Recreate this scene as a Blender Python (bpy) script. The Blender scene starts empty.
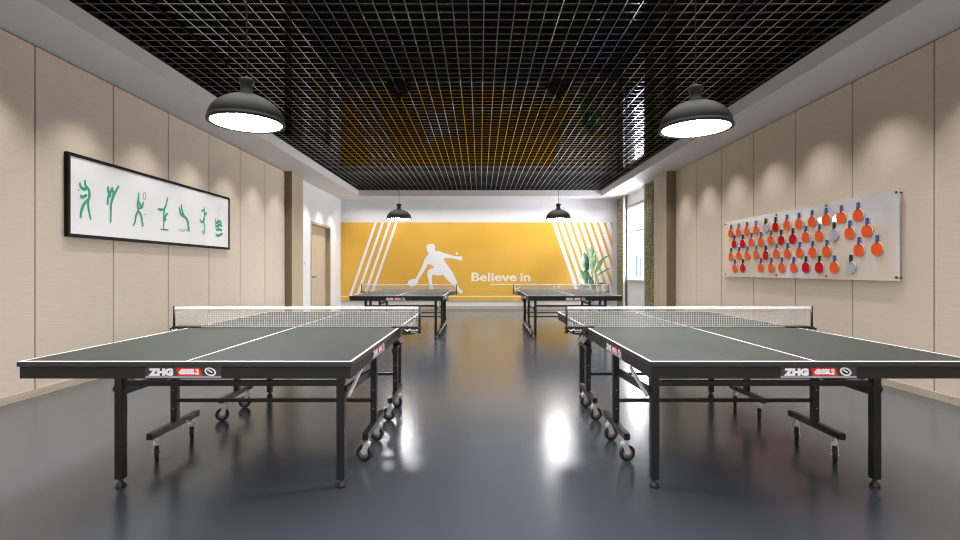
import bpy, bmesh, math, random
from mathutils import Vector, Matrix
PI = math.pi
SC = bpy.context.scene
COL = SC.collection
random.seed(4)

# ------------------------------------------------------------------ camera, world, exposure, lights
F = 493.0            # focal length in pixels of the 960 px wide frame
CAMZ = 1.184
cam = bpy.data.cameras.new('camera')
cam.sensor_width = 36.0
cam.lens = 36.0 * F / 960.0
cam.clip_start = 0.05
cam.clip_end = 2000
cam_ob = bpy.data.objects.new('camera', cam)
cam_ob.location = (0, 0, CAMZ)
cam_ob.rotation_euler = (PI / 2, 0, 0)
COL.objects.link(cam_ob)
SC.camera = cam_ob

SC.view_settings.view_transform = 'Standard'
SC.view_settings.look = 'None'
SC.view_settings.gamma = 1.0
SC.view_settings.exposure = 0.8
SC.view_settings.use_curve_mapping = False
try:
    SC.cycles.filter_width = 1.1      # crisp edges, like the photograph's
except Exception:
    pass

W = bpy.data.worlds.new('world')
SC.world = W
W.use_nodes = True
bg = W.node_tree.nodes['Background']
bg.inputs[0].default_value = (0.93, 0.96, 1.0, 1)
bg.inputs[1].default_value = 2.2

LAMP_L = 62.0        # radiance of the pendants' diffusers
SPOT_W = 40.0        # ceiling downlights that wash the walls
ROOM_X = 4.16        # half width of the hall
SOFFIT = 3.29
BACK = 14.75
FRONT = -2.6
YP = 10.52           # where the timber panelling ends

def spot(x, y, power, tilt=(0, 0), size=82, blend=1.0):
    l = bpy.data.lights.new('downlight', 'SPOT')
    l.energy = power
    l.color = (1.0, 0.97, 0.93)
    l.spot_size = math.radians(size)
    l.spot_blend = blend
    l.shadow_soft_size = 0.035
    o = bpy.data.objects.new('downlight', l)
    o.location = (x, y, SOFFIT - 0.015)
    o.rotation_euler = (tilt[0], tilt[1], 0)
    COL.objects.link(o)

TILT = math.radians(5)   # the downlights lean a little towards the wall they wash
PANEL = 0.985
YP_R, PANEL_R = 10.48, 0.994     # the right-hand wall
for k in range(0, 13):
    for s in (-1, 1):
        yc = (YP - PANEL * (k + 0.5)) if s < 0 else (YP_R - PANEL_R * (k + 0.5))
        if yc > FRONT + 0.2:
            spot(s * (ROOM_X - 0.52), yc, SPOT_W, (0, -s * TILT))
for yc in (11.75, 12.75, 13.75):
    spot(-(ROOM_X - 0.52), yc, SPOT_W * 1.5, (0, TILT))
    spot(ROOM_X - 0.52, yc, SPOT_W * 0.6, (0, -TILT))
for k in range(8):
    spot(-3.5 + k * 1.0, BACK - 0.55, SPOT_W * 0.3, (TILT, 0))
    spot(-3.5 + k * 1.0, FRONT + 0.6, SPOT_W * 5)  # added behind the camera; bounce off the front wall fills camera-facing sides

# added unseen area light just below the grid, soft fill for the hall
gl_ = bpy.data.lights.new('hall_fill', 'AREA')
gl_.shape = 'RECTANGLE'
gl_.size, gl_.size_y = 6.6, 15.0
gl_.energy = 240
gl_.spread = math.radians(110)
gl_.color = (1.0, 0.985, 0.97)
go_ = bpy.data.objects.new('hall_fill', gl_)
go_.location = (0, 6.3, 3.44)
COL.objects.link(go_)

# added unseen strip light that evens out the back wall and mural
wl = bpy.data.lights.new('back_wall_fill', 'AREA')
wl.shape = 'RECTANGLE'
wl.size, wl.size_y = 7.6, 0.08
wl.energy = 25
wl.spread = math.radians(118)
wl.color = (1.0, 0.98, 0.96)
wo = bpy.data.objects.new('back_wall_fill', wl)
wo.location = (0, BACK - 0.6, SOFFIT - 0.01)
wo.rotation_euler = (math.radians(9), 0, 0)
COL.objects.link(wo)

# two added, unseen fill lights behind the camera that brighten the near floor
for x in (-1.5, 1.5):
    dl = bpy.data.lights.new('rear_fill_light', 'AREA')
    dl.shape = 'DISK'
    dl.size = 0.5
    dl.energy = 28
    dl.color = (1.0, 0.98, 0.96)
    do = bpy.data.objects.new('rear_fill_light', dl)
    do.location = (x, -1.2, 3.2)
    COL.objects.link(do)

# daylight through the window
al = bpy.data.lights.new('daylight', 'AREA')
al.shape = 'RECTANGLE'
al.size, al.size_y = 1.9, 2.2
al.energy = 300
al.color = (0.95, 0.97, 1.0)
ao = bpy.data.objects.new('daylight', al)
ao.location = (ROOM_X + 0.75, 13.5, 1.95)
ao.rotation_euler = (0, PI / 2, math.radians(24))
COL.objects.link(ao)

# ------------------------------------------------------------------ helpers
def link(name, me, mat=None, parent=None):
    o = bpy.data.objects.new(name, me)
    COL.objects.link(o)
    if mat is not None and me is not None:
        me.materials.clear()
        me.materials.append(mat)
    if parent is not None:
        o.parent = parent
    return o

def empty(name, loc=(0, 0, 0), rz=0.0):
    o = bpy.data.objects.new(name, None)
    o.location = loc
    o.rotation_euler = (0, 0, rz)
    o.empty_display_size = 0.1
    COL.objects.link(o)
    return o

def tag(o, label, cat, group=None):
    o['label'] = label
    o['category'] = cat
    if group:
        o['group'] = group
    return o

def struct(o):
    o['kind'] = 'structure'
    return o

class MB:
    """collects shapes into one bmesh"""
    def __init__(self):
        self.bm = bmesh.new()
        self.smooth = False

    def quad(self, pts):
        vs = [self.bm.verts.new(p) for p in pts]
        return self.bm.faces.new(vs)

    def box(self, c, s, rot=None, bevel=0.0):
        t = MB() if bevel else self
        hx, hy, hz = s[0] / 2, s[1] / 2, s[2] / 2
        co = [Vector((x, y, z)) for x in (-hx, hx) for y in (-hy, hy) for z in (-hz, hz)]
        if rot is not None:
            co = [rot @ v for v in co]
        c = Vector(c)
        vs = [t.bm.verts.new(v + c) for v in co]
        for f in ((0, 1, 3, 2), (4, 6, 7, 5), (0, 4, 5, 1), (2, 3, 7, 6), (0, 2, 6, 4), (1, 5, 7, 3)):
            t.bm.faces.new([vs[i] for i in f])
        if bevel:
            bmesh.ops.bevel(t.bm, geom=list(t.bm.edges), offset=bevel, segments=2, affect='EDGES', profile=0.6)
            self.join(t)
        return self

    def join(self, other):
        m = {}
        for v in other.bm.verts:
            m[v] = self.bm.verts.new(v.co)
        for f in other.bm.faces:
            g = self.bm.faces.new([m[v] for v in f.verts])
            g.smooth = f.smooth
        other.bm.free()

    def b2(self, x0, x1, y0, y1, z0, z1, bevel=0.0):
        return self.box(((x0 + x1) / 2, (y0 + y1) / 2, (z0 + z1) / 2), (abs(x1 - x0), abs(y1 - y0), abs(z1 - z0)), None, bevel)

    def bar(self, a, b, w, h, up=(0, 0, 1), bevel=0.0):
        """rectangular bar from a to b, w across, h along 'up'"""
        a, b = Vector(a), Vector(b)
        d = (b - a)
        L = d.length
        d.normalize()
        side = d.cross(Vector(up)).normalized()
        u = side.cross(d).normalized()
        rot = Matrix((side, d, u)).transposed()
        return self.box((a + b) / 2, (w, L, h), rot, bevel)

    def cyl(self, a, b, r0, r1=None, n=16, cap=True):
        a, b = Vector(a), Vector(b)
        if r1 is None:
            r1 = r0
        d = (b - a).normalized()
        ref = Vector((0, 0, 1)) if abs(d.z) < 0.9 else Vector((1, 0, 0))
        u = d.cross(ref).normalized()
        v = d.cross(u)
        A, B = [], []
        for i in range(n):
            t = 2 * PI * i / n
            e = u * math.cos(t) + v * math.sin(t)
            A.append(self.bm.verts.new(a + e * r0))
            B.append(self.bm.verts.new(b + e * r1))
        for i in range(n):
            f = self.bm.faces.new((A[i], A[(i + 1) % n], B[(i + 1) % n], B[i]))
            f.smooth = True
        if cap:
            self.bm.faces.new(A[::-1])
            self.bm.faces.new(B)
        return self

    def lathe(self, prof, c=(0, 0, 0), n=40, axis='z', close=False):
        c = Vector(c)
        rings = []
        for r, z in prof:
            ring = []
            if r < 1e-6:
                p = Vector((0, 0, z)) if axis == 'z' else Vector((z, 0, 0))
                ring = [self.bm.verts.new(c + p)]
            else:
                for i in range(n):
                    t = 2 * PI * i / n
                    p = Vector((r * math.cos(t), r * math.sin(t), z)) if axis == 'z' else Vector((z, r * math.cos(t), r * math.sin(t)))
                    ring.append(self.bm.verts.new(c + p))
            rings.append(ring)
        if close:
            rings.append(rings[0])
        for A, B in zip(rings, rings[1:]):
            for i in range(n):
                j = (i + 1) % n
                if len(A) == 1 and len(B) == 1:
                    continue
                if len(A) == 1:
                    f = self.bm.faces.new((A[0], B[i], B[j]))
                elif len(B) == 1:
                    f = self.bm.faces.new((A[i], A[j], B[0]))
                else:
                    f = self.bm.faces.new((A[i], A[j], B[j], B[i]))
                f.smooth = True
        return self

    def prism(self, pts, fn, d0, d1):
        """polygon pts (2D); fn(u, v, w) -> 3D point; extruded from w=d0 to d1"""
        A = [self.bm.verts.new(fn(u, v, d0)) for u, v in pts]
        B = [self.bm.verts.new(fn(u, v, d1)) for u, v in pts]
        n = len(pts)
        self.bm.faces.new(A[::-1])
        self.bm.faces.new(B)
        for i in range(n):
            self.bm.faces.new((A[i], A[(i + 1) % n], B[(i + 1) % n], B[i]))
        return self

    def build(self, name, mat, parent=None):
        me = bpy.data.meshes.new(name)
        bmesh.ops.recalc_face_normals(self.bm, faces=list(self.bm.faces))
        self.bm.to_mesh(me)
        self.bm.free()
        return link(name, me, mat, parent)

def copy_tree(o, parent=None):
    c = o.copy()
    COL.objects.link(c)
    if parent is not None:
        c.parent = parent
    for ch in list(o.children):
        copy_tree(ch, c)
    return c

def catmull(pts, n=5):
    if len(pts) < 3:
        return pts
    P = [pts[0]] + list(pts) + [pts[-1]]
    out = []
    for i in range(1, len(P) - 2):
        p0, p1, p2, p3 = P[i - 1], P[i], P[i + 1], P[i + 2]
        for k in range(n):
            t = k / n
            out.append(tuple(0.5 * ((2 * p1[a]) + (-p0[a] + p2[a]) * t + (2 * p0[a] - 5 * p1[a] + 4 * p2[a] - p3[a]) * t * t
                                    + (-p0[a] + 3 * p1[a] - 3 * p2[a] + p3[a]) * t ** 3) for a in range(2)))
    out.append(pts[-1])
    return out

def text_mesh(body, height, width=None, bold=0.0):
    """flat text mesh in the xy plane, lower-left corner at the origin, scaled to a given cap height and width"""
    cu = bpy.data.curves.new('text', 'FONT')
    cu.body = body
    cu.size = 1.0
    cu.offset = bold
    cu.resolution_u = 3
    o = bpy.data.objects.new('text', cu)
    COL.objects.link(o)
    bpy.context.view_layer.update()
    me = bpy.data.meshes.new_from_object(o.evaluated_get(bpy.context.evaluated_depsgraph_get()))
    bpy.data.objects.remove(o)
    xs = [v.co.x for v in me.vertices]
    ys = [v.co.y for v in me.vertices]
    x0, x1, y0, y1 = min(xs), max(xs), 0.0, 0.715
    sy = height / (y1 - y0)
    sx = width / (x1 - x0) if width else sy
    polys = [[((me.vertices[i].co.x - x0) * sx, me.vertices[i].co.y * sy) for i in p.vertices] for p in me.polygons]
    bpy.data.meshes.remove(me)
    return polys

# ------------------------------------------------------------------ materials
def mat(name, col, rough=0.5, metal=0.0, ior=1.5, spec=0.5):
    m = bpy.data.materials.new(name)
    m.use_nodes = True
    b = m.node_tree.nodes['Principled BSDF']
    b.inputs['Base Color'].default_value = (*col, 1)
    b.inputs['Roughness'].default_value = rough
    b.inputs['Metallic'].default_value = metal
    b.inputs['IOR'].default_value = ior
    b.inputs['Specular IOR Level'].default_value = spec
    return m

def noise_mat(name, col, col2, scale=(1, 1, 1), nscale=20.0, rough=0.5, bump=0.0, detail=3.0, spec=0.5, lo=0.35, hi=0.65, ior=1.5, bdist=0.01):
    """two tones mixed by a noise in object space, with optional bump"""
    m = mat(name, col, rough, 0, ior, spec)
    nt = m.node_tree
    b = nt.nodes['Principled BSDF']
    tc = nt.nodes.new('ShaderNodeTexCoord')
    mp = nt.nodes.new('ShaderNodeMapping')
    mp.inputs['Scale'].default_value = scale
    no = nt.nodes.new('ShaderNodeTexNoise')
    no.inputs['Scale'].default_value = nscale
    no.inputs['Detail'].default_value = detail
    cr = nt.nodes.new('ShaderNodeValToRGB')
    cr.color_ramp.elements[0].position = lo
    cr.color_ramp.elements[1].position = hi
    cr.color_ramp.elements[0].color = (*col, 1)
    cr.color_ramp.elements[1].color = (*col2, 1)
    L = nt.links.new
    L(tc.outputs['Object'], mp.inputs['Vector'])
    L(mp.outputs['Vector'], no.inputs['Vector'])
    L(no.outputs['Fac'], cr.inputs['Fac'])
    L(cr.outputs['Color'], b.inputs['Base Color'])
    if bump:
        bp = nt.nodes.new('ShaderNodeBump')
        bp.inputs['Strength'].default_value = bump
        bp.inputs['Distance'].default_value = bdist
        L(no.outputs['Fac'], bp.inputs['Height'])
        L(bp.outputs['Normal'], b.inputs['Normal'])
    return m

def emis(name, col, strength):
    m = mat(name, (0.8, 0.8, 0.8), 0.4)
    b = m.node_tree.nodes['Principled BSDF']
    b.inputs['Emission Color'].default_value = (*col, 1)
    b.inputs['Emission Strength'].default_value = strength
    return m

M = {}
M['panel'] = noise_mat('linen_panel', (0.62, 0.525, 0.425), (0.68, 0.58, 0.475), (1.0, 5, 110), 1.0, 0.55, 0.05, 4, 0.35, 0.3, 0.7)
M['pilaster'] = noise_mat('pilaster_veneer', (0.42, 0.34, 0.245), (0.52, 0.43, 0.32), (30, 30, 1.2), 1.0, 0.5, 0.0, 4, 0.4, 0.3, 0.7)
M['return'] = noise_mat('dark_olive_return', (0.185, 0.140, 0.082), (0.225, 0.172, 0.108), (30, 30, 1.2), 1.0, 0.5, 0.0, 4, 0.4, 0.3, 0.7)
M['joint'] = mat('panel_joint', (0.03, 0.022, 0.016), 0.7)
M['white_wall'] = noise_mat('white_paint', (0.78, 0.775, 0.79), (0.80, 0.795, 0.81), (1, 1, 1), 3, 0.6, 0.0)
M['soffit'] = noise_mat('soffit_paint', (0.74, 0.72, 0.73), (0.77, 0.75, 0.76), (1, 1, 1), 2, 0.7, 0.0)
M['void'] = mat('black_void', (0.02, 0.019, 0.019), 0.5)
M['grid'] = mat('black_gloss_fins', (0.29, 0.28, 0.28), 0.04, 1.0)
M['floor'] = noise_mat('floor_vinyl', (0.058, 0.068, 0.084), (0.067, 0.077, 0.094), (1, 1, 1), 160, 0.20, 0.08, 2, 0.5, 0.3, 0.7, 1.55, 0.004)
M['base_wood'] = noise_mat('oak_skirting', (0.43, 0.365, 0.275), (0.50, 0.43, 0.33), (3, 3, 40), 1, 0.5)
M['door_wood'] = noise_mat('oak_door', (0.52, 0.43, 0.31), (0.60, 0.50, 0.37), (12, 12, 1.0), 1.5, 0.45, 0, 4)
M['door_frame'] = noise_mat('oak_door_frame', (0.44, 0.35, 0.24), (0.52, 0.42, 0.30), (12, 12, 1.0), 1.5, 0.45, 0, 4)
M['orange'] = noise_mat('orange_mural', (0.75, 0.415, 0.052), (0.81, 0.47, 0.074), (1, 1, 1), 0.7, 0.42, 0, 2, 0.4, 0.3, 0.7)
M['mural_white'] = mat('mural_white', (0.89, 0.885, 0.92), 0.35)
M['mural_cream'] = mat('mural_cream', (0.88, 0.84, 0.70), 0.35)
M['table_top'] = noise_mat('table_top', (0.046, 0.0495, 0.0445), (0.051, 0.0545, 0.0495), (1, 1, 1), 300, 0.55, 0.0, 2, 0.12)
M['line'] = mat('table_line', (0.85, 0.85, 0.85), 0.5)
M['board_edge'] = mat('board_edge', (0.030, 0.030, 0.032), 0.45)
M['apron'] = mat('apron_steel', (0.020, 0.0193, 0.018), 0.45, 0, 1.5, 0.3)
M['steel'] = mat('black_steel', (0.010, 0.010, 0.011), 0.35)
M['chrome'] = mat('zinc', (0.72, 0.72, 0.74), 0.28, 1.0)
M['tyre'] = mat('caster_rubber', (0.018, 0.018, 0.02), 0.5)
M['hub'] = mat('caster_hub', (0.32, 0.32, 0.33), 0.4)
M['net'] = mat('net_cord', (0.58, 0.56, 0.54), 0.8)
M['tape'] = mat('net_tape', (0.88, 0.88, 0.90), 0.6)
M['plastic'] = mat('black_plastic', (0.010, 0.010, 0.010), 0.4)
M['print_white'] = mat('print_white', (0.93, 0.93, 0.93), 0.4)
M['print_red'] = mat('print_red', (0.85, 0.012, 0.010), 0.4)
M['print_olive'] = mat('print_olive', (0.050, 0.046, 0.034), 0.4)
M['print_lilac'] = mat('print_lilac', (0.38, 0.37, 0.44), 0.5)
M['lamp_black'] = noise_mat('lamp_black', (0.013, 0.013, 0.0135), (0.015, 0.015, 0.0155), (1, 1, 1), 60, 0.45, 0.0, 3, 0.35)
M['lamp_light'] = emis('lamp_diffuser', (1.0, 0.985, 0.975), LAMP_L)
M['cord'] = mat('cord_black', (0.01, 0.01, 0.01), 0.5)
M['frame_black'] = mat('frame_black', (0.008, 0.008, 0.009), 0.5, 0, 1.5, 0.12)
M['paper'] = mat('poster_paper', (0.90, 0.90, 0.93), 0.4)
M['green'] = noise_mat('brush_green', (0.008, 0.30, 0.14), (0.02, 0.45, 0.25), (1, 1, 1), 60, 0.5, 0)
M['grey_ink'] = mat('grey_ink', (0.35, 0.38, 0.36), 0.5)
M['rub_orange'] = mat('rubber_orange', (0.86, 0.115, 0.022), 0.6, 0, 1.5, 0.15)
M['rub_red'] = mat('rubber_red', (0.58, 0.002, 0.004), 0.6, 0, 1.5, 0.12)
M['rub_grey'] = mat('rubber_grey', (0.40, 0.42, 0.44), 0.5)
M['ply'] = mat('blade_ply', (0.80, 0.72, 0.66), 0.5)
M['han_blue'] = noise_mat('handle_blue', (0.045, 0.06, 0.24), (0.09, 0.11, 0.34), (200, 40, 40), 1, 0.4)
M['han_black'] = mat('handle_black', (0.012, 0.012, 0.014), 0.4)
M['han_grey'] = noise_mat('handle_greyblue', (0.10, 0.12, 0.20), (0.20, 0.23, 0.34), (200, 40, 40), 1, 0.4)
M['curtain'] = noise_mat('olive_curtain', (0.10, 0.092, 0.042), (0.40, 0.365, 0.23), (1, 1, 1), 46, 0.8, 0, 3, 0.2, 0.40, 0.60)
M['lining'] = mat('curtain_lining', (0.80, 0.79, 0.82), 0.8)
M['win_frame'] = mat('window_frame', (0.80, 0.80, 0.83), 0.4)
M['blind'] = mat('blind_beige', (0.62, 0.52, 0.45), 0.7)
M['leaf'] = noise_mat('leaf_green', (0.018, 0.065, 0.018), (0.105, 0.20, 0.085), (1, 1, 1), 24, 0.35, 0, 2, 0.5, 0.35, 0.7)
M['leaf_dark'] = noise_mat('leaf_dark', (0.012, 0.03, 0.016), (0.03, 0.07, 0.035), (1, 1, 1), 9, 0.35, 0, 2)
M['stem'] = mat('leaf_stem', (0.10, 0.20, 0.06), 0.5)
M['pot'] = mat('pot_white', (0.66, 0.65, 0.74), 0.35)
M['soil'] = noise_mat('soil', (0.02, 0.014, 0.01), (0.05, 0.035, 0.025), (1, 1, 1), 60, 0.9)
M['switch'] = mat('switch_white', (0.72, 0.72, 0.76), 0.35)
M['tower'] = mat('tower_pale', (0.15, 0.20, 0.24), 0.7)

def acrylic(ior, milk):
    m = bpy.data.materials.new('clear_acrylic')
    m.use_nodes = True
    nt = m.node_tree
    nt.nodes.remove(nt.nodes['Principled BSDF'])
    out = nt.nodes['Material Output']
    tr = nt.nodes.new('ShaderNodeBsdfTransparent')
    tr.inputs[0].default_value = (0.99, 0.99, 0.995, 1)
    gl = nt.nodes.new('ShaderNodeBsdfGlossy')
    gl.inputs['Roughness'].default_value = 0.06
    fr = nt.nodes.new('ShaderNodeFresnel')
    fr.inputs[0].default_value = ior   # both faces of the sheet together
    mx = nt.nodes.new('ShaderNodeMixShader')
    L = nt.links.new
    ge = nt.nodes.new('ShaderNodeNewGeometry')
    sb = nt.nodes.new('ShaderNodeMath')
    sb.operation = 'SUBTRACT'
    sb.inputs[0].default_value = 1.0
    mu = nt.nodes.new('ShaderNodeMath')
    mu.operation = 'MULTIPLY'
    L(ge.outputs['Backfacing'], sb.inputs[1])
    L(sb.outputs[0], mu.inputs[0])
    L(fr.outputs[0], mu.inputs[1])
    L(mu.outputs[0], mx.inputs[0])
    df = nt.nodes.new('ShaderNodeBsdfDiffuse')
    df.inputs[0].default_value = (0.9, 0.9, 0.93, 1)
    m2 = nt.nodes.new('ShaderNodeMixShader')
    m2.inputs[0].default_value = milk
    L(tr.outputs[0], m2.inputs[1])
    L(df.outputs[0], m2.inputs[2])
    L(m2.outputs[0], mx.inputs[1])
    L(gl.outputs[0], mx.inputs[2])
    L(mx.outputs[0], out.inputs['Surface'])
    return m
M['standoff'] = mat('standoff_steel', (0.06, 0.06, 0.06), 0.4, 0.6)
M['strut'] = mat('strut_zinc', (0.80, 0.80, 0.81), 0.45, 0.15)
M['acrylic'] = acrylic(3.6, 0.50)
M['pane'] = acrylic(1.5, 0.0)

# ------------------------------------------------------------------ the hall
f = MB(); f.b2(-ROOM_X - 0.2, ROOM_X + 0.2, FRONT - 0.2, BACK + 0.2, -0.1, 0)
struct(f.build('floor', M['floor']))

OX, OY = 3.47, 14.08        # the opening that holds the grid
c = MB()
TOPZ = 3.85
c.b2(-ROOM_X - 0.2, -OX, FRONT - 0.2, BACK + 0.2, SOFFIT, TOPZ)
c.b2(OX, ROOM_X + 0.2, FRONT - 0.2, BACK + 0.2, SOFFIT, TOPZ)
c.b2(-OX, OX, OY, BACK + 0.2, SOFFIT, TOPZ)
c.b2(-OX, OX, FRONT - 0.2, FRONT + 0.5, SOFFIT, TOPZ)
ceil = struct(c.build('ceiling', M['soffit']))
v = MB(); v.b2(-OX - 0.1, OX + 0.1, FRONT, OY + 0.1, TOPZ - 0.02, TOPZ + 0.1)
for s in (-1, 1):
    v.b2(s * OX, s * (OX - 0.004), FRONT + 0.5, OY, 3.46, TOPZ - 0.02)
v.b2(-OX, OX, OY, OY - 0.004, 3.46, TOPZ - 0.02)
v.build('void', M['void'], ceil)
g = MB()
PITCH, FT, GZ0, GZ1 = 0.135, 0.010, 3.46, 3.515
k = -25
while k <= 25:
    x = 0.034 + k * PITCH
    g.b2(x - FT / 2, x + FT / 2, FRONT + 0.5, OY - 0.01, GZ0, GZ1)
    k += 1
y = OY - 0.01
while y > FRONT + 0.5:
    g.b2(-OX + 0.006, OX - 0.006, y - FT / 2, y + FT / 2, GZ0, GZ1)
    y -= PITCH
g.build('grille', M['grid'], ceil)

# timber panelling left and right
def side_wall(s, name, YP, PANEL):
    wl = MB()
    wl.b2(s * (ROOM_X + 0.02), s * (ROOM_X + 0.2), FRONT - 0.2, YP, 0, SOFFIT)
    w = struct(wl.build(name, M['joint']))
    for k in range(0, 14):
        y1 = YP - PANEL * k - 0.009
        y0 = max(YP - PANEL * (k + 1) + 0.009, FRONT)
        if y1 <= FRONT + 0.05:
            break
        p = MB(); p.b2(s * ROOM_X, s * (ROOM_X + 0.025), y0, y1, 0.0, SOFFIT - 0.012)
        p.build('panel', M['panel'], w)
    return w
wall_l = side_wall(-1, 'wall_left', YP, PANEL)
wall_r = side_wall(1, 'wall_right', YP_R, PANEL_R)
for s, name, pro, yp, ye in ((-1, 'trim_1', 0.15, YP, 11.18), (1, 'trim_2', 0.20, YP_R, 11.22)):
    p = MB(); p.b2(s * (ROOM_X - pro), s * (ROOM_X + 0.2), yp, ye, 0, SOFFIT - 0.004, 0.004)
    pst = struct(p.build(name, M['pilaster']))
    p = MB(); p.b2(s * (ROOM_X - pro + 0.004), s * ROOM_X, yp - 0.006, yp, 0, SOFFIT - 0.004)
    p.build('return_face', M['return'], pst)  # camera-facing side of the pilaster, in a darker tone
for s, name in ((-1, 'baseboard_left'), (1, 'baseboard_right')):
    b = MB(); b.b2(s * (ROOM_X - 0.012), s * ROOM_X, FRONT, YP if s < 0 else YP_R, 0, 0.075, 0.003)
    struct(b.build(name, M['base_wood']))

# white end of the hall, left: wall with a door opening
DY0, DY1, DH = 12.10, 13.68, 2.39
w = MB()
w.b2(-ROOM_X - 0.2, -ROOM_X, 11.18, DY0, 0, SOFFIT)
w.b2(-ROOM_X - 0.2, -ROOM_X, DY1, BACK, 0, SOFFIT)
w.b2(-ROOM_X - 0.2, -ROOM_X, DY0, DY1, DH, SOFFIT)
w.build('panel', M['white_wall'], wall_l)
d = MB()
d.b2(-ROOM_X - 0.155, -ROOM_X - 0.11, DY0 + 0.06, DY1 - 0.06, 0.004, DH - 0.06)
door = struct(d.build('door_1', M['door_wood']))
fr = MB()
for a, b_, z0, z1 in ((DY0, DY0 + 0.06, 0, DH), (DY1 - 0.06, DY1, 0, DH), (DY0 + 0.06, DY1 - 0.06, DH - 0.06, DH)):
    fr.b2(-ROOM_X - 0.19, -ROOM_X + 0.02, a, b_, z0, z1, 0.003)
fr.build('door_frame', M['door_frame'], door)
h = MB()
XD = -ROOM_X - 0.11
for z_ in (0.855, 0.965):
    h.b2(XD, XD + 0.012, DY0 + 0.28, DY0 + 0.40, z_, z_ + 0.085)
h.cyl((XD + 0.01, DY0 + 0.34, 1.008), (XD + 0.06, DY0 + 0.34, 1.008), 0.012, n=10)
h.b2(XD + 0.048, XD + 0.070, DY0 + 0.33, DY0 + 0.56, 0.994, 1.022)
h.cyl((XD + 0.01, DY0 + 0.34, 0.897), (XD + 0.03, DY0 + 0.34, 0.897), 0.02, n=12)
h.build('door_handle', M['plastic'], door)
sw = MB(); sw.b2(-ROOM_X, -ROOM_X + 0.012, 11.68, 11.78, 1.30, 1.40, 0.004)
swo = tag(sw.build('light_switch', M['switch']), 'small white light switch plate on the white wall beside the door', 'light switch')
sw = MB(); sw.b2(-ROOM_X + 0.012, -ROOM_X + 0.017, 11.70, 11.76, 1.325, 1.375, 0.002)
sw.build('rocker', M['switch'], swo)

# right: wall with a window opening
WY0, WY1, WZ0, WZ1 = 12.15, 13.88, 0.93, 2.98
w = MB()
w.b2(ROOM_X, ROOM_X + 0.2, 11.22, WY0, 0, SOFFIT)
w.b2(ROOM_X, ROOM_X + 0.2, WY1, BACK, 0, SOFFIT)
w.b2(ROOM_X, ROOM_X + 0.2, WY0, WY1, 0, WZ0)
w.b2(ROOM_X, ROOM_X + 0.2, WY0, WY1, WZ1, SOFFIT)
w.build('panel', M['white_wall'], wall_r)
win = MB()
fx0, fx1 = ROOM_X + 0.09, ROOM_X + 0.15
for a, b_, z0, z1 in ((WY0, WY0 + 0.05, WZ0, WZ1), (WY1 - 0.05, WY1, WZ0, WZ1), (WY0, WY1, WZ0, WZ0 + 0.05), (WY0, WY1, WZ1 - 0.05, WZ1),
                      (WY0 + 0.05, WY1 - 0.05, 2.22, 2.28), ((WY0 + WY1) / 2 - 0.37, (WY0 + WY1) / 2 - 0.32, WZ0 + 0.05, 2.22)):
    win.b2(fx0, fx1, a, b_, z0, z1)
wino = struct(win.build('window_1', M['win_frame']))
pn = MB(); pn.b2(fx0 + 0.025, fx0 + 0.031, WY0 + 0.04, WY1 - 0.04, WZ0 + 0.04, WZ1 - 0.04)
pn.build('pane', M['pane'], wino)
sl = MB(); sl.b2(ROOM_X - 0.05, ROOM_X + 0.09, WY0 - 0.03, WY1 + 0.03, WZ0 - 0.03, WZ0 + 0.008, 0.004)
sl.build('sill', M['win_frame'], wino)

# back wall, front wall (behind the camera)
w = MB(); w.b2(-ROOM_X - 0.2, ROOM_X + 0.2, BACK, BACK + 0.2, 0, SOFFIT)
struct(w.build('wall_back', M['white_wall']))
w = MB(); w.b2(-ROOM_X - 0.2, ROOM_X + 0.2, FRONT - 0.2, FRONT, 0, SOFFIT)
struct(w.build('wall_front', M['white_wall']))
b = MB(); b.b2(-ROOM_X, ROOM_X, BACK - 0.014, BACK, 0, 0.11, 0.003)
struct(b.build('baseboard_back', M['base_wood']))

# ------------------------------------------------------------------ things outside the window
tb = MB()
tb.b2(186.2, 196.4, 600, 612, -60, 17.0)
tb.b2(190.5, 192.5, 603, 607, 17.0, 18.5)
tag(tb.build('tower_block', M['tower']), 'pale blue tower block far outside the window', 'building')

# ------------------------------------------------------------------ mural
SB = F / (BACK - 0.03)
def wall_pt(px, py):
    return ((px - 480) / SB, CAMZ - (py - 270) / SB)
MX0, MX1, MZ0, MZ1 = -ROOM_X + 0.005, 3.955, 0.26, 2.605
mur = empty('wall_mural', (0, BACK, 0))
tag(mur, 'wide orange wall mural with white table tennis player, stripes and lettering on the back wall', 'mural')
p = MB(); p.b2(MX0, MX1, -0.024, 0, MZ0, MZ1)
p.build('backing_board', M['orange'], mur)
def mfn(u, v, w):
    return (u, -0.024 - w, v)
TH = 0.003
def clip_par(x_top, wd, slope):
    """slanted stripe as a polygon clipped to the mural's right edge; slope = dx per unit downwards"""
    zt, zb = MZ1, MZ0 + 0.16
    P = [(x_top, zt), (x_top + wd, zt), (x_top + wd + slope * (zt - zb), zb), (x_top + slope * (zt - zb), zb)]
    out = []
    for i in range(4):
        a, b_ = P[i], P[(i + 1) % 4]
        ina, inb = a[0] <= MX1, b_[0] <= MX1
        if ina:
            out.append(a)
        if ina != inb:
            t = (MX1 - a[0]) / (b_[0] - a[0])
            out.append((MX1, a[1] + t * (b_[1] - a[1])))
    return out
for xt in (374.4, 381.4, 388.4, 395.0):
    s_ = MB(); s_.prism(clip_par((xt - 480) / SB, 0.08, -0.346), mfn, 0, TH)
    s_.build('stripe', M['mural_white'], mur)
for kx in range(9):
    poly = clip_par((551.9 + 6.75 * kx - 480) / SB, 0.118, 0.342)
    if len(poly) > 2:
        s_ = MB(); s_.prism(poly, mfn, 0, TH)
        s_.build('stripe', M['mural_white'], mur)
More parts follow.
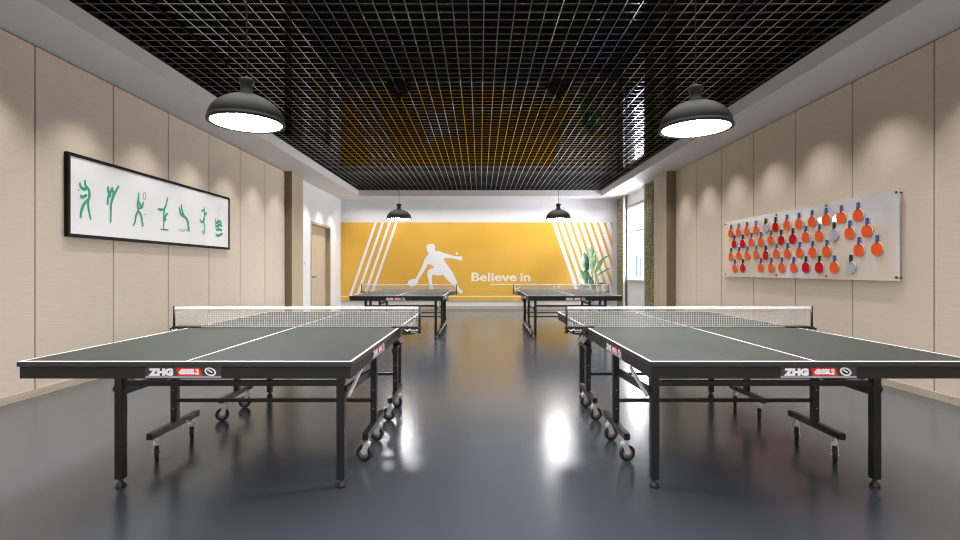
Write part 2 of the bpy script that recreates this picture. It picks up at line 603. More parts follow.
SIL = [(218,105),(220,85),(240,74),(270,73),(288,84),(290,105),(286,122),(292,133),(330,136),(365,150),(420,165),(470,178),(500,178),(515,175),
       (512,188),(519,205),(512,216),(490,208),(470,201),(420,195),(375,192),(362,196),(372,215),(395,250),(425,295),(450,335),(470,385),(478,420),
       (490,440),(515,458),(523,472),(515,487),(495,483),(478,465),(462,440),(440,415),(415,395),(385,365),(358,330),(330,338),(300,336),(270,326),
       (266,345),(266,390),(272,425),(285,446),(280,455),(246,456),(240,445),(246,420),(238,380),(226,330),(228,305),(240,288),(262,278),(287,271),
       (260,250),(232,242),(215,275),(185,325),(152,372),(147,400),(127,420),(100,433),(78,426),(65,406),(67,386),(84,371),(108,366),(130,365),
       (145,335),(175,280),(200,215),(215,185),(232,165),(243,150),(232,145),(224,128)]
sil = [wall_pt(400 + x / 8.314, 235 + y / 8.314) for x, y in SIL]
s_ = MB(); s_.prism(sil, mfn, 0, TH)
s_.build('player_silhouette', M['mural_white'], mur)
bx, bz = wall_pt(400 + 471 / 8.314, 235 + 155 / 8.314)
s_ = MB(); s_.prism([(bx + 0.034 * math.cos(t * PI / 8), bz + 0.034 * math.sin(t * PI / 8)) for t in range(16)], mfn, 0, TH)
s_.build('ball', M['mural_white'], mur)
for body, x0, x1, yb, yt in (('Believe', 471.4, 516.6, 281.1, 272.4), ('in', 520.4, 530.4, 281.1, 272.4), ('Yourself', 511.5, 560.5, 294.6, 285.9)):
    X0, Z0 = wall_pt(x0, yb)
    s_ = MB()
    for poly in text_mesh(body, (yb - yt) / SB, (x1 - x0) / SB, 0.022):
        s_.quad([mfn(X0 + u, Z0 + v_, TH) for u, v_ in poly])
    s_.build('lettering', M['mural_cream'], mur)
for x0, x1, y_ in ((490.4, 572, 284.4), (341, 611, 296.4)):
    a, z = wall_pt(x0, y_); b_, _ = wall_pt(x1, y_)
    s_ = MB(); s_.b2(a, min(b_, MX1), -0.024 - TH * 0.7, -0.024, z - 0.015, z + 0.015)
    s_.build('rule_line', M['mural_cream'], mur)

# ------------------------------------------------------------------ framed poster on the left wall
PY0, PY1, PZ0, PZ1, PD = 4.93, 8.12, 1.52, 2.372, 0.04
pos = empty('framed_poster', (-ROOM_X, 0, 0))
tag(pos, 'long black framed white poster of green athlete figures on left wall', 'poster')
BW = 0.033
fr = MB()
fr.b2(0, PD, PY0, PY1, PZ1 - BW, PZ1, 0.002); fr.b2(0, PD, PY0, PY1, PZ0, PZ0 + BW, 0.002)
fr.b2(0, PD, PY0, PY0 + BW, PZ0 + BW, PZ1 - BW, 0.002); fr.b2(0, PD, PY1 - BW, PY1, PZ0 + BW, PZ1 - BW, 0.002)
fr.build('frame', M['frame_black'], pos)
SX = 0.030
sh = MB(); sh.b2(0.004, SX, PY0 + BW - 0.002, PY1 - BW + 0.002, PZ0 + BW - 0.002, PZ1 - BW + 0.002)
sh.build('print', M['paper'], pos)
def ppt(cx, cy, crop):
    ox, oy, sc = crop
    px, py = ox + cx / sc, oy + cy / sc
    Y = F * (ROOM_X - SX) / (480 - px)
    return (Y, CAMZ - (py - 270) * Y / F)
def ribbon(mb, pts, wd, closed=False, lift=0.0012):
    pts = catmull(pts) if not closed else pts + [pts[0]]
    n = len(pts)
    vl, vr = [], []
    for i, (u, v_) in enumerate(pts):
        a = pts[max(i - 1, 0)]; b_ = pts[min(i + 1, n - 1)]
        d = Vector((b_[0] - a[0], b_[1] - a[1]))
        if d.length < 1e-9:
            d = Vector((1, 0))
        d.normalize()
        t = i / (n - 1)
        ww = wd * (0.75 + 0.45 * math.sin(PI * t)) / 2 if not closed else wd / 2
        nx, ny = -d.y * ww, d.x * ww
        vl.append(mb.bm.verts.new((SX + lift, u + nx, v_ + ny)))
        vr.append(mb.bm.verts.new((SX + lift, u - nx, v_ - ny)))
    for i in range(n - 1):
        mb.bm.faces.new((vl[i], vl[i + 1], vr[i + 1], vr[i]))
CA, CB = (60, 150, 6.0), (140, 170, 6.747)
def ell(cx, cy, rx, ry, n=14):
    return [(cx + rx * math.cos(2 * PI * i / n), cy + ry * math.sin(2 * PI * i / n)) for i in range(n)]
FIGS = [
 (CA, [[(150,180),(152,210),(172,240),(176,275),(168,310),(172,360),(185,418)], [(118,195),(125,222),(145,235),(162,225)], [(120,270),(135,282),(162,268)], [(162,298),(140,330),(127,365),(122,410)], [(109,238),(112,242)]], []),
 (CA, [[(288,218),(290,250),(306,282)], [(285,330),(288,290),(300,255),(318,225)], [(306,226),(314,240)], [(352,215),(330,255),(315,290),(305,330),(303,436)], [(300,240),(320,252),(312,300)]], []),
 (CA, [[(472,255),(470,290),(465,330),(470,360),(455,395),(450,430),(438,456)], [(470,300),(478,325),(490,345),(500,310)], [(465,345),(485,352)], [(465,365),(485,390),(497,460)], [(508,384),(508,390)]], [ell(507, 277, 8, 22)]),
 (CB, [[(187,185),(175,235),(165,262),(160,300),(160,400)], [(120,262),(140,268),(165,265)], [(122,266),(150,272)], [(138,400),(190,404)], [(165,348),(170,312),(186,290)], [(163,345),(176,330)]], []),
 (CB, [[(278,232),(285,280),(300,315),(318,335),(325,380),(333,416)], [(266,250),(272,290),(295,318)], [(308,328),(322,350),(326,395)], [(318,410),(334,385)]], []),
 (CB, [[(434,248),(432,275),(435,310),(430,350),(436,380),(432,434)], [(412,278),(430,272),(440,300),(450,285)], [(404,330),(412,352),(425,345),(430,320)], [(420,405),(425,434)]], []),
 (CB, [[(510,328),(512,395)], [(510,362),(535,345),(550,365)], [(510,385),(535,372),(555,378)], [(512,405),(535,400),(552,410)], [(510,430),(520,443),(545,435),(556,425)], [(525,335),(530,395)]], []),
]
for i, (crop, strokes, rings) in enumerate(FIGS):
    mb = MB()
    for q, st in enumerate(strokes):
        ribbon(mb, [ppt(x, y, crop) for x, y in st], 0.036 if i in (4, 6) else 0.029, False, 0.0012 + 0.0006 * q)
    for rg in rings:
        ribbon(mb, [ppt(x, y, crop) for x, y in rg], 0.009, True)
    if i == 6:
        ribbon(mb, [ppt(x, y, crop) for x, y in ((543, 222), (523, 332))], 0.006)
    fig = mb.build('athlete_figure', M['green'], pos)
    if i == 4:
        mb = MB()
        ribbon(mb, [ppt(x, y, crop) for x, y in ((260,404),(275,398),(290,404),(305,398),(318,403))], 0.007)
        ribbon(mb, [ppt(x, y, crop) for x, y in ((260,414),(275,409),(290,415),(305,409),(318,414))], 0.007)
        mb.build('water_lines', M['grey_ink'], fig)

# ------------------------------------------------------------------ acrylic board with paddles on the right wall
BY0, BY1, BZ0, BZ1 = 4.835, 8.295, 1.075, 1.985
OFF = 0.05           # front face stands this far off the panelling
brd = empty('display_board', (ROOM_X, 0, 0))
tag(brd, 'clear acrylic display board holding rows of paddles on the right wall', 'display board')
s_ = MB(); s_.b2(-OFF, -OFF + 0.008, BY0, BY1, BZ0, BZ1)
s_.build('acrylic_sheet', M['acrylic'], brd)
for yy in (BY0 + 0.03, BY0 + 1.02, BY0 + 2.0, BY1 - 0.04):
    for zz in (BZ0 + 0.035, BZ1 - 0.035):
        s_ = MB(); s_.cyl((-OFF + 0.008, yy, zz), (0, yy, zz), 0.009, n=12); s_.cyl((-OFF - 0.007, yy, zz), (-OFF, yy, zz), 0.013, n=14)
        s_.build('standoff', M['standoff'], brd)
def paddle_proto(rub, han):
    """paddle hanging handle up; local x points into the room (-x world), origin on the board behind the blade centre"""
    r = empty('table_tennis_paddle')
    RY, RZ = 0.075, 0.071
    out = []
    for i in range(28):
        t = 2 * PI * i / 28
        out.append((RY * math.sin(t), RZ * math.cos(t) + (0.006 if math.cos(t) > 0.9 else 0)))
    fn = lambda u, v_, w_: (-w_, u, v_)
    m_ = MB(); m_.prism(out, fn, 0.006, 0.013); m_.build('blade', M['ply'], r)
    m_ = MB(); m_.prism([(u * 0.985, min(v_ * 0.985, 0.063)) for u, v_ in out], fn, 0.013, 0.0155); m_.build('rubber', M[rub], r)
    m_ = MB(); m_.b2(-0.022, -0.0005, -0.014, 0.014, 0.061, 0.142, 0.005)
    m_.build('handle', M[han], r)
    return r
PROTO = {}
KIND = {'o': ('rub_orange', 'han_blue', 'orange', 'blue'), 'g': ('rub_grey', 'han_black', 'grey', 'black'),
        'r': ('rub_red', 'han_black', 'dark red', 'black'), 'p': ('rub_orange', 'han_grey', 'orange', 'grey-blue')}
ROWS = [
 ('top row', [(52,263,'o'),(89,258,'p'),(130,252,'o'),(175,246,'o'),(222,238,'g'),(271,232,'r'),(327,222,'o'),(386,215,'o'),(450,205,'o'),(519,195,'o'),(594,186,'o'),(676,174,'o')]),
 ('second row', [(69,315,'r'),(110,314,'r'),(153,306,'o'),(199,304,'o'),(248,297,'o'),(299,296,'r'),(356,290,'r'),(419,281,'o'),(485,275,'o'),(558,268,'g'),(635,262,'o'),(720,251,'o')]),
 ('third row', [(53,376,'o'),(91,372,'o'),(132,371,'o'),(176,367,'p'),(223,370,'r'),(275,363,'p'),(330,362,'o'),(389,358,'o'),(453,355,'o'),(522,352,'o'),(680,345,'o'),(769,339,'o')]),
 ('bottom row', [(72,433,'o'),(111,433,'r'),(199,431,'o'),(250,431,'o'),(302,431,'o'),(360,430,'o'),(420,430,'r'),(486,430,'r'),(560,430,'o'),(641,430,'g')]),
]
ORD = ['first', 'second', 'third', 'fourth', 'fifth', 'sixth', 'seventh', 'eighth', 'ninth', 'tenth', 'eleventh', 'twelfth']
for rname, lst in ROWS:
    for i, (cx, cy, kd) in enumerate(lst):
        px, py = 720 + cx / 4.911, 180 + cy / 4.911
        X = ROOM_X - OFF - 0.014
        Y = F * X / (px - 480)
        Z = CAMZ - (py - 270) * Y / F
        rub, han, cw, hw = KIND[kd]
        if kd not in PROTO:
            r = PROTO[kd] = paddle_proto(rub, han)
        else:
            r = copy_tree(PROTO[kd])
        r.location = (ROOM_X - OFF, Y, Z)
        if i == 0:
            place = f'at the left end of the {rname}'
        elif i == len(lst) - 1:
            place = f'at the right end of the {rname}'
        elif i < len(lst) / 2:
            place = f'{ORD[i]} from left in the {rname}'
        else:
            place = f'{ORD[len(lst) - 1 - i]} from right in the {rname}'
        tag(r, f'{cw} paddle with {hw} handle up, {place}', 'paddle', 'paddles on the acrylic board')

# ------------------------------------------------------------------ table tennis tables
TW, TL, TZ = 1.552, 2.74, 0.76
LX_IN, LX_OUT, LY = 0.61, 0.595, 0.955   # legs on the aisle side and on the wall side
CX_IN, CX_OUT, CY = 0.672, 0.634, 0.412   # roller carriages
def put(fn, mb, polys, w_):
    for poly in polys:
        mb.quad([fn(u, v_, w_) for u, v_ in poly])
TXT_ZHG = text_mesh('ZHG', 0.0290, 0.116, 0.085)
TXT_RED = text_mesh('dBSSL2', 0.022, 0.095, 0.075)
TXT_CLAMP = text_mesh('Butterfly', 0.014, 0.058, 0.02)
TXT_SMALL = text_mesh('BUTTERFLY', 0.006, 0.045, 0.02)
def brand_label(fn, parent):
    """fn(u, v, w): u to the right, v up, w out of the face; centred"""
    q = 0.352 / 900
    P = lambda x, y: ((x - 475) * q, (100 - y) * q)
    m_ = MB(); m_.prism([P(25, 35), P(25, 165), P(925, 165), P(925, 35)], fn, 0, 0.0012)
    lab = m_.build('brand_label', M['print_olive'], parent)
    m_ = MB(); m_.prism([P(25, 142), P(25, 165), P(925, 165), P(925, 142)], fn, 0.0012, 0.0018); m_.build('stripe', M['print_lilac'], lab)
    m_ = MB(); m_.prism([P(383, 45), P(412, 141), P(708, 141), P(672, 45)], fn, 0.0012, 0.0020); m_.build('red_patch', M['print_red'], lab)
    m_ = MB()
    x0, y0 = P(60, 131)
    put(lambda u, v_, w_: fn(x0 + u + 0.0 * v_, y0 + v_, w_), m_, TXT_ZHG, 0.0022)
    m_.build('lettering', M['print_white'], lab)
    m_ = MB()
    x1, y1 = P(422, 117)
    put(lambda u, v_, w_: fn(x1 + u, y1 + v_, w_), m_, TXT_RED, 0.0028)
    m_.prism([P(640, 118), P(672, 100), P(660, 126), P(632, 132)], fn, 0.0020, 0.0028)
    m_.build('lettering', M['print_white'], lab)
    m_ = MB()
    cx, cy = P(795, 92)
    n = 24
    def e(i, a, b_):
        t = 2 * PI * i / n
        x, y = a * math.cos(t), b_ * math.sin(t)
        ca, sa = math.cos(-0.35), math.sin(-0.35)
        return (cx + x * ca - y * sa, cy + x * sa + y * ca)
    for i in range(n):
        m_.prism([e(i, 0.0275, 0.019), e(i + 1, 0.0275, 0.019), e(i + 1, 0.0205, 0.0125), e(i, 0.0205, 0.0125)], fn, 0.0012, 0.0022)
    m_.prism([(cx - 0.017, cy + 0.009), (cx - 0.010, cy + 0.011), (cx + 0.006, cy + 0.002), (cx + 0.013, cy - 0.007), (cx + 0.004, cy - 0.004)], fn, 0.0012, 0.0022)
    m_.build('round_emblem', M['print_white'], lab)
    return lab

def make_table(aisle):
    t = empty('table_tennis_table')
    bt = 0.024
    for s in (-1, 1):
        y0, y1 = (0.003, TL / 2) if s > 0 else (-TL / 2, -0.003)
        m_ = MB(); m_.b2(-TW / 2, TW / 2, y0, y1, TZ - bt, TZ - 0.003, 0.002)
        board = m_.build('tabletop', M['board_edge'], t)
        m_ = MB(); m_.b2(-TW / 2 + 0.001, TW / 2 - 0.001, y0 + 0.001, y1 - 0.001, TZ - 0.003, TZ - 0.0006)
        m_.build('playing_surface', M['table_top'], board)
        m_ = MB()
        lw = 0.020
        ye = s * TL / 2
        z0, z1 = TZ - 0.0006, TZ
        e = 0.001
        m_.b2(-TW / 2 + e, TW / 2 - e, ye - s * e, ye - s * lw, z0, z1)
        m_.b2(-TW / 2 + e, -TW / 2 + 0.013, y0 + e, y1 - e, z0, z1 - 0.0001)
        m_.b2(TW / 2 - e, TW / 2 - 0.013, y0 + e, y1 - e, z0, z1 - 0.0001)
        m_.b2(-0.005, 0.005, y0 + e, y1 - e, z0, z1 - 0.0002)
        m_.build('line_marking', M['line'], board)
        # steel apron: four rails under the board edge
        m_ = MB()
        a, ah = 0.008, 0.056
        za, zb = TZ - bt - ah, TZ - bt
        m_.b2(-TW / 2 + a, TW / 2 - a, ye - s * a, ye - s * (a + 0.03), za, zb)
        yi = s * 0.015
        m_.b2(-TW / 2 + a, TW / 2 - a, yi, yi + s * 0.03, za, zb)
        for sx in (-1, 1):
            m_.b2(sx * (TW / 2 - a), sx * (TW / 2 - a - 0.03), yi + s * 0.03, ye - s * (a + 0.03), za, zb)
        m_.build('apron', M['apron'], t)
        zl = (za + zb) / 2 + 0.001
        for sx in (-1, 1):
            xx = sx * (TW / 2 - a)
            yc = s * 0.72
            brand_label(lambda u, v_, w_, sx=sx, xx=xx, yc=yc: (xx + sx * w_, yc + sx * u, zl + v_), t)
        if s < 0:
            brand_label(lambda u, v_, w_: (u - aisle * 0.008, -TL / 2 + a - w_, zl + v_), t)
        # legs
        for sx in (-1, 1):
            LX, CX = (LX_IN, CX_IN) if sx == aisle else (LX_OUT, CX_OUT)
            m_ = MB(); m_.b2(sx * LX - 0.022, sx * LX + 0.022, s * LY - 0.02, s * LY + 0.02, 0.045, za, 0.003)
            leg = m_.build('leg', M['steel'], t)
            m_ = MB(); m_.lathe([(0, 0), (0.026, 0), (0.026, 0.01), (0.016, 0.024), (0.011, 0.028), (0.011, 0.046), (0, 0.046)], (sx * LX, s * LY, 0), 16)
            m_.build('foot', M['tyre'], leg)
            m_ = MB(); m_.cyl((sx * (LX + 0.022), s * LY, 0.535), (sx * (LX + 0.034), s * LY, 0.535), 0.016, n=12)
            m_.build('bolt_cap', M['plastic'], leg)
            # brace back to the carriage and zinc strut
            m_ = MB(); m_.bar((sx * (LX + 0.012), s * LY, 0.515), (sx * (CX - 0.02), s * CY, 0.515), 0.022, 0.042)
            m_.build('brace', M['steel'], t)
            m_ = MB(); m_.bar((sx * (LX + 0.042), s * LY, 0.500), (sx * (LX + 0.050), s * (LY - 0.26), 0.600), 0.012, 0.022)
            m_.build('strut', M['strut'], t)
        m_ = MB(); m_.b2(-aisle * (LX_OUT - 0.02), aisle * (LX_IN - 0.02), s * LY - 0.012, s * LY + 0.012, 0.552, 0.580)
        m_.build('crossbar', M['steel'], t)
        # roller carriage
        for sx in (-1, 1):
            CX = CX_IN if sx == aisle else CX_OUT
            m_ = MB(); m_.b2(sx * CX - 0.02, sx * CX + 0.02, s * CY - 0.02, s * CY + 0.02, 0.193, za, 0.003)
            post = m_.build('post', M['steel'], t)
            m_ = MB()
            for zz in (0.40, 0.28):
                m_.cyl((sx * CX, s * CY - 0.020, zz), (sx * CX, s * CY - 0.022, zz), 0.0045, n=10)
            m_.build('bolt', M['hub'], post)
            m_ = MB(); m_.b2(sx * CX - 0.018, sx * CX + 0.018, s * CY - 0.255, s * CY + 0.255, 0.153, 0.193, 0.003)
            m_.build('foot_bar', M['steel'], t)
            for q, dy in enumerate((-0.185, 0.185)):
                m_ = MB()
                m_.cyl((0, 0, 0.153), (0, 0, 0.108), 0.010, n=12)
                m_.cyl((0, 0, 0.122), (0, 0, 0.104), 0.017, n=14)
                for k_ in (-1, 1):
                    m_.bar((k_ * 0.017, 0, 0.115), (k_ * 0.017, 0.022, 0.05), 0.003, 0.034, (0, 1, 0.3))
                m_.b2(-0.0185, 0.0185, -0.014, 0.014, 0.100, 0.106)
                m_.cyl((-0.022, 0.022, 0.05), (0.022, 0.022, 0.05), 0.006, n=10)
                cs = m_.build('caster', M['strut'], t)
                cs.location = (sx * CX, s * CY + dy, 0)
                cs['swivel'] = f'{"L" if sx < 0 else "R"}{"n" if s < 0 else "f"}{q}'
                m_ = MB()
                m_.lathe([(0.030, -0.010), (0.042, -0.012), (0.050, -0.008), (0.050, 0.008), (0.042, 0.012), (0.030, 0.010)], (0, 0.022, 0.05), 28, 'x', True)
                wh = m_.build('wheel', M['tyre'], cs)
                m_ = MB(); m_.lathe([(0, -0.009), (0.031, -0.009), (0.031, 0.009), (0, 0.009)], (0, 0.022, 0.05), 22, 'x')
                m_.build('wheel_hub', M['hub'], cs)
        m_ = MB(); m_.b2(-aisle * (CX_OUT - 0.018), aisle * (CX_IN - 0.018), s * CY - 0.010, s * CY + 0.010, 0.318, 0.340)
        m_.build('rail', M['steel'], t)
        # safety latch beside the folding joint, on the far half
        if s > 0:
            for sx in (-1, 1):
                m_ = MB(); m_.bar((sx * 0.705, 0.29, 0.662), (sx * 0.752, 0.27, 0.612), 0.030, 0.010, (0, 1, 0))
                lp = m_.build('latch_plate', M['strut'], t)
                m_ = MB(); m_.bar((sx * 0.742, 0.29, 0.606), (sx * 0.68, 0.36, 0.575), 0.026, 0.034, (0, 1, 0))
                m_.build('latch_arm', M['steel'], lp)
    return t

SWIVEL = {'Ln0': 32, 'Ln1': 29, 'Rn0': 80, 'Rn1': 74, 'Rf0': 76, 'Rf1': 72, 'Lf0': 104, 'Lf1': 100}   # degrees; mirrored on the right-hand tables
def make_net():
    """origin at the table's centre on the playing surface"""
    n = empty('net_assembly')
    H, HW = 0.1525, 0.908
    m_ = MB()
    cw = 0.0030
    nx = 104
    for i in range(nx + 1):
        x = -HW + 0.012 + (2 * HW - 0.024) * i / nx
        m_.b2(x - cw / 2, x + cw / 2, -cw / 2, cw / 2, 0.004, H - 0.014)
    for i in range(9):
        z = 0.005 + (H - 0.02) * i / 8
        m_.b2(-HW + 0.008, HW - 0.008, -cw / 2, cw / 2, z - cw / 2, z + cw / 2)
    m_.build('net', M['net'], n)
    m_ = MB(); m_.b2(-HW + 0.006, HW - 0.006, -0.005, 0.005, H - 0.020, H, 0.002)
    m_.build('top_tape', M['tape'], n)
    for s in (-1, 1):
        m_ = MB(); m_.cyl((s * HW, 0, -0.030), (s * HW, 0, H + 0.004), 0.0085, n=14); m_.cyl((s * HW, 0, -0.012), (s * HW, 0, 0.008), 0.014, n=14)
        m_.build('post', M['plastic'], n)
        edge = TW / 2 + 0.016
        out = [(edge, 0.001), (HW + 0.006, 0.001), (HW + 0.006, -0.012), (HW - 0.004, -0.026), (HW - 0.025, -0.040), (HW - 0.05, -0.048), (edge, -0.050)]
        m_ = MB(); m_.prism([(s * u, v_) for u, v_ in out], lambda u, v_, w_: (u, w_, v_), -0.045, 0.045)
        m_.b2(s * (edge - 0.083), s * (HW - 0.01), -0.045, 0.045, 0.0012, 0.0095, 0.002)
        cl = m_.build('clamp', M['plastic'], n)
        fn = lambda u, v_, w_: (u, -0.0452 - w_, v_)
        m_ = MB()
        cx = (edge + 0.030) if s > 0 else -(HW - 0.024)
        # wing mark and lettering
        m_.prism([(cx - 0.020, -0.004), (cx - 0.010, -0.010), (cx, -0.016), (cx + 0.010, -0.008), (cx + 0.026, -0.004), (cx + 0.020, -0.016), (cx + 0.004, -0.026), (cx - 0.008, -0.022)], fn, 0, 0.001)
        x0 = cx + 0.024
        put(lambda u, v_, w_: fn(x0 + u, -0.022 + v_, w_), m_, TXT_CLAMP, 0.001)
        put(lambda u, v_, w_: fn(x0 + 0.006 + u, -0.034 + v_, w_), m_, TXT_SMALL, 0.001)
        m_.build('emblem', M['print_white'], cl)
        m_ = MB(); m_.cyl((s * (HW), 0, -0.030), (s * HW, 0, -0.044), 0.015, n=14)
        m_.build('knob', M['plastic'], n)
    return n

SPOTS = [(-1.368, 2.28 + 1.37, 'L', 'near left'), (1.5625, 2.28 + 1.37, 'R', 'near right'),
         (-1.372, 8.08 + 1.37, 'L', 'far left'), (1.5625, 8.08 + 1.37, 'R', 'far right')]
TLAB = ['dark grey table tennis table on casters, largest one left of the aisle',
        'dark grey table tennis table on casters, largest one right of the aisle',
        'small distant grey table tennis table in front of the mural player',
        'small distant grey table tennis table in front of the potted plant']
NLAB = ['white taped net clamped across the big left foreground table', 'white taped net clamped across the big right foreground table',
        'small white taped net on the distant table below the mural player', 'small white taped net on the distant table in front of the plant']
proto_t, proto_n = {'L': make_table(1), 'R': make_table(-1)}, make_net()
for i, (x, y, side, nm) in enumerate(SPOTS):
    t = proto_t[side] if i < 2 else copy_tree(proto_t[side])
    n = proto_n if i == 0 else copy_tree(proto_n)
    t.location = (x, y, 0)
    n.location = (x + (0.012 if side == 'L' else -0.014), y, TZ)
    tag(t, TLAB[i], 'table tennis table', 'table tennis tables')
    tag(n, NLAB[i], 'net', 'table tennis nets')
    for ch in t.children:
        if 'swivel' in ch:
            k_ = ch['swivel']
            if side == 'R':
                k_ = ('R' if k_[0] == 'L' else 'L') + k_[1:]
            a_ = SWIVEL[k_]
            if side == 'R' and k_[:2] == 'Lf':
                a_ = 27 + 4 * int(k_[2])
            if side == 'R' and k_[:2] == 'Ln':
                a_ += 180
            ch.rotation_euler = (0, 0, math.radians(a_ if side == 'L' else -a_))

# ------------------------------------------------------------------ pendant lamps
def make_pendant():
    """origin at the centre of the rim"""
    r = empty('pendant_lamp')
    R_, Hd = 0.236, 0.176
    prof = []
    for i in range(15):
        t = i / 14
        prof.append((R_ * ((1 - t ** 2.15) ** 0.70 * 0.86 + 0.14), 0.018 + Hd * t))
    outer = [(R_ + 0.006, 0.0), (R_ + 0.006, 0.016)] + prof
    inner = [(max(a - 0.006, 0.03), b_ - 0.005) for a, b_ in prof[::-1]] + [(R_ - 0.015, 0.012), (R_ - 0.015, 0.0)]
    m_ = MB(); m_.lathe(outer + inner, n=56, close=True); m_.build('shade', M['lamp_black'], r)
    zt = 0.018 + Hd
    m_ = MB(); m_.lathe([(0, zt - 0.012), (0.052, zt - 0.012), (0.050, zt + 0.004), (0.040, zt + 0.020), (0.037, zt + 0.050), (0.038, zt + 0.062), (0.048, zt + 0.074), (0.050, zt + 0.093), (0.038, zt + 0.104), (0.012, zt + 0.110), (0.008, zt + 0.124), (0, zt + 0.124)], n=28)
    m_.build('cap', M['lamp_black'], r)
    m_ = MB(); m_.lathe([(0, 0.004), (R_ - 0.016, 0.006), (R_ - 0.016, 0.012), (0, 0.012)], n=56); m_.build('diffuser', M['lamp_light'], r)
    m_ = MB(); m_.cyl((0, 0, zt + 0.12), (0, 0, 3.83 - 2.16), 0.0045, n=8); m_.build('cord', M['cord'], r)
    return r
PL = [(-1.557, 3.29, 'big black dome pendant lamp lit above the left foreground table'), (1.495, 3.42, 'big black dome pendant lamp lit above the right foreground table'),
      (-1.56, 9.5, 'small distant black dome pendant lamp left of the mural centre'), (1.51, 9.5, 'small distant black dome pendant lamp in front of the right stripes')]
pp = make_pendant()
for i, (x, y, lab) in enumerate(PL):
    r = pp if i == 0 else copy_tree(pp)
    r.location = (x, y, 2.16)
    tag(r, lab, 'pendant lamp', 'dome pendant lamps')

# ------------------------------------------------------------------ curtains, blind
def curtain(y0, y1, x, label):
    r = empty('curtain', (x, (y0 + y1) / 2, 0))
    m_ = MB()
    n, hw = 48, (y1 - y0) / 2
    pts = []
    for i in range(n + 1):
        t = i / n
        pts.append((0.035 * math.sin(t * 2 * PI * 5.5), -hw + 2 * hw * t))
    zs = [0.02, 0.8, 1.7, 2.5, 3.0, SOFFIT - 0.02]
    for d in (0, 0.006):
        rows = [[m_.bm.verts.new((a * (1.1 - 0.25 * z / 3.3) + d, b_, z)) for a, b_ in pts] for z in zs]
        for ra, rb in zip(rows, rows[1:]):
            for i in range(n):
                fc = m_.bm.faces.new((ra[i], ra[i + 1], rb[i + 1], rb[i])); fc.smooth = True
    m_.build('drape', M['curtain'], r)
    m_ = MB(); m_.b2(-0.012, 0.012, -hw - 0.02, hw + 0.02, SOFFIT - 0.028, SOFFIT - 0.004); m_.build('track', M['win_frame'], r)
    m_ = MB(); e = hw if y0 < 13 else -hw
    m_.b2(-0.03, 0.03, e - 0.012, e + 0.012, 0.02, SOFFIT - 0.03); m_.build('lining_edge', M['lining'], r)
    tag(r, label, 'curtain', 'olive curtains beside the window')
curtain(11.30, 12.06, 4.04, 'speckled olive full-length curtain beside the timber pilaster')
curtain(13.92, 14.62, 4.07, 'speckled olive full-length curtain in the corner beside the mural')
bl = empty('roller_blind', (ROOM_X, 0, 0))
tag(bl, 'rolled-up beige blind at the top of the window', 'blind')
m_ = MB(); m_.cyl((0.045, WY0 + 0.01, WZ1 - 0.05), (0.045, WY1 - 0.01, WZ1 - 0.05), 0.04, n=16); m_.build('roll', M['blind'], bl)
m_ = MB(); m_.b2(0.04, 0.052, WY0 + 0.02, WY1 - 0.02, WZ1 - 0.12, WZ1 - 0.10); m_.build('bottom_bar', M['win_frame'], bl)

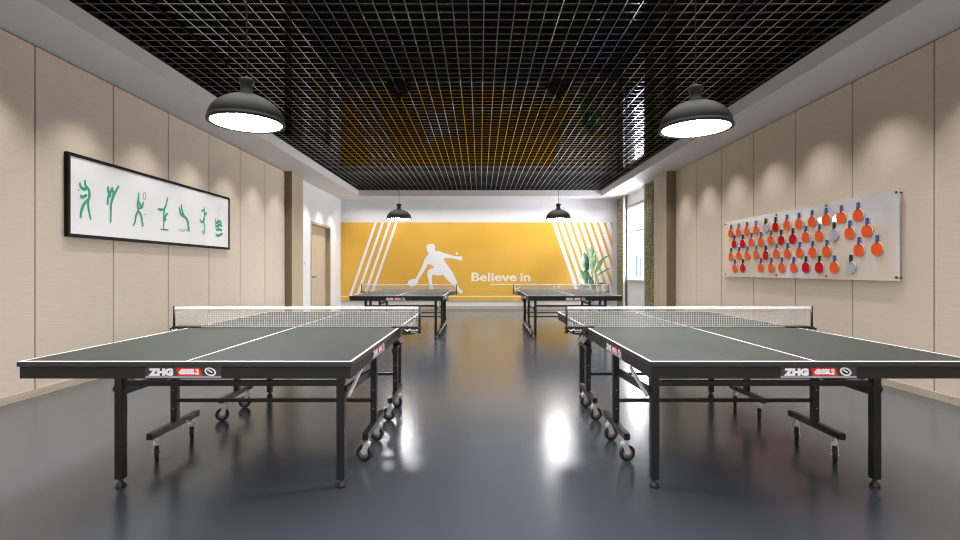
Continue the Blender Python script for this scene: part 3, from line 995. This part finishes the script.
# ------------------------------------------------------------------ potted plant
PX, PYY = 3.27, 14.05
pl = empty('potted_plant', (PX, PYY, 0))
tag(pl, 'tall broad-leaved green plant in a white pot by the striped mural', 'plant')
m_ = MB(); m_.lathe([(0, 0), (0.12, 0), (0.155, 0.40), (0.165, 0.43), (0.15, 0.43), (0.14, 0.38), (0, 0.38)], n=32); m_.build('pot', M['pot'], pl)
m_ = MB(); m_.lathe([(0, 0.385), (0.143, 0.384), (0.143, 0.392), (0, 0.396)], n=24); m_.build('soil', M['soil'], pl)
SP = F / PYY
def leaf(base, tip, wd, yoff, mt='leaf', bend=0.06, face=0.8):
    """blade from base to tip given in pixels of the photo; yoff = depth offset"""
    a = Vector(((base[0] - 480) / SP - PX, yoff, CAMZ - (base[1] - 270) / SP))
    b_ = Vector(((tip[0] - 480) / SP - PX, yoff - 0.05, CAMZ - (tip[1] - 270) / SP))
    d = b_ - a
    L = d.length
    dn = d.normalized()
    side = dn.cross(Vector((0, -1, 0))).normalized()
    side = (side * face + Vector((0, 1, 0)) * math.sqrt(max(0, 1 - face * face))).normalized()
    nor = side.cross(dn).normalized()
    m_ = MB()
    n = 14
    rows = []
    for i in range(n + 1):
        t = i / n
        w_ = wd / 2 * (math.sin(PI * min(1, t * 0.97 + 0.03) ** 0.8)) ** 0.75 + 0.002
        p = a + d * t + nor * (-bend * 4 * t * (1 - t) * L + 0.02 * t * t)
        rows.append([p - side * w_ + nor * (0.16 * w_), p - side * w_ * 0.5 + nor * 0.05 * w_, p, p + side * w_ * 0.5 + nor * 0.05 * w_, p + side * w_ + nor * (0.16 * w_)])
    V = [[m_.bm.verts.new(q) for q in r] for r in rows]
    for A, B in zip(V, V[1:]):
        for j in range(4):
            fc = m_.bm.faces.new((A[j], A[j + 1], B[j + 1], B[j])); fc.smooth = True
    lf = m_.build('leaf', M[mt], pl)
    # stalk from the pot to the leaf base
    m_ = MB()
    s0 = Vector((random.uniform(-0.05, 0.05), random.uniform(-0.04, 0.04), 0.39))
    mid = (s0 + a) / 2 + Vector(((a.x - s0.x) * -0.2, 0, 0.05))
    prev = s0
    for k_ in range(1, 7):
        t = k_ / 6
        q = s0 * (1 - t) ** 2 + mid * 2 * t * (1 - t) + a * t * t
        m_.cyl(prev, q, 0.011 - 0.006 * (k_ - 1) / 6, 0.011 - 0.006 * k_ / 6, n=8, cap=False)
        prev = q
    m_.build('stalk', M['stem'], lf)
Q = lambda x, y: (560 + x / 7.5, 240 + y / 7.5)
leaf(Q(205, 228), Q(178, 88), 0.23, 0.05, face=0.95)
leaf(Q(240, 160), Q(238, 46), 0.24, 0.12, face=0.95)
leaf(Q(238, 235), Q(266, 80), 0.17, 0.02, face=0.9)
leaf(Q(228, 240), Q(262, 150), 0.12, -0.08, face=0.9)
leaf(Q(268, 240), Q(320, 145), 0.14, 0.0, face=0.9)
leaf(Q(290, 175), Q(368, 112), 0.10, 0.1, face=0.7)
leaf(Q(272, 272), Q(374, 206), 0.075, -0.05, face=0.6)
leaf(Q(190, 335), Q(146, 225), 0.24, -0.1, face=0.95)
leaf(Q(205, 300), Q(180, 222), 0.22, -0.02, face=0.95)
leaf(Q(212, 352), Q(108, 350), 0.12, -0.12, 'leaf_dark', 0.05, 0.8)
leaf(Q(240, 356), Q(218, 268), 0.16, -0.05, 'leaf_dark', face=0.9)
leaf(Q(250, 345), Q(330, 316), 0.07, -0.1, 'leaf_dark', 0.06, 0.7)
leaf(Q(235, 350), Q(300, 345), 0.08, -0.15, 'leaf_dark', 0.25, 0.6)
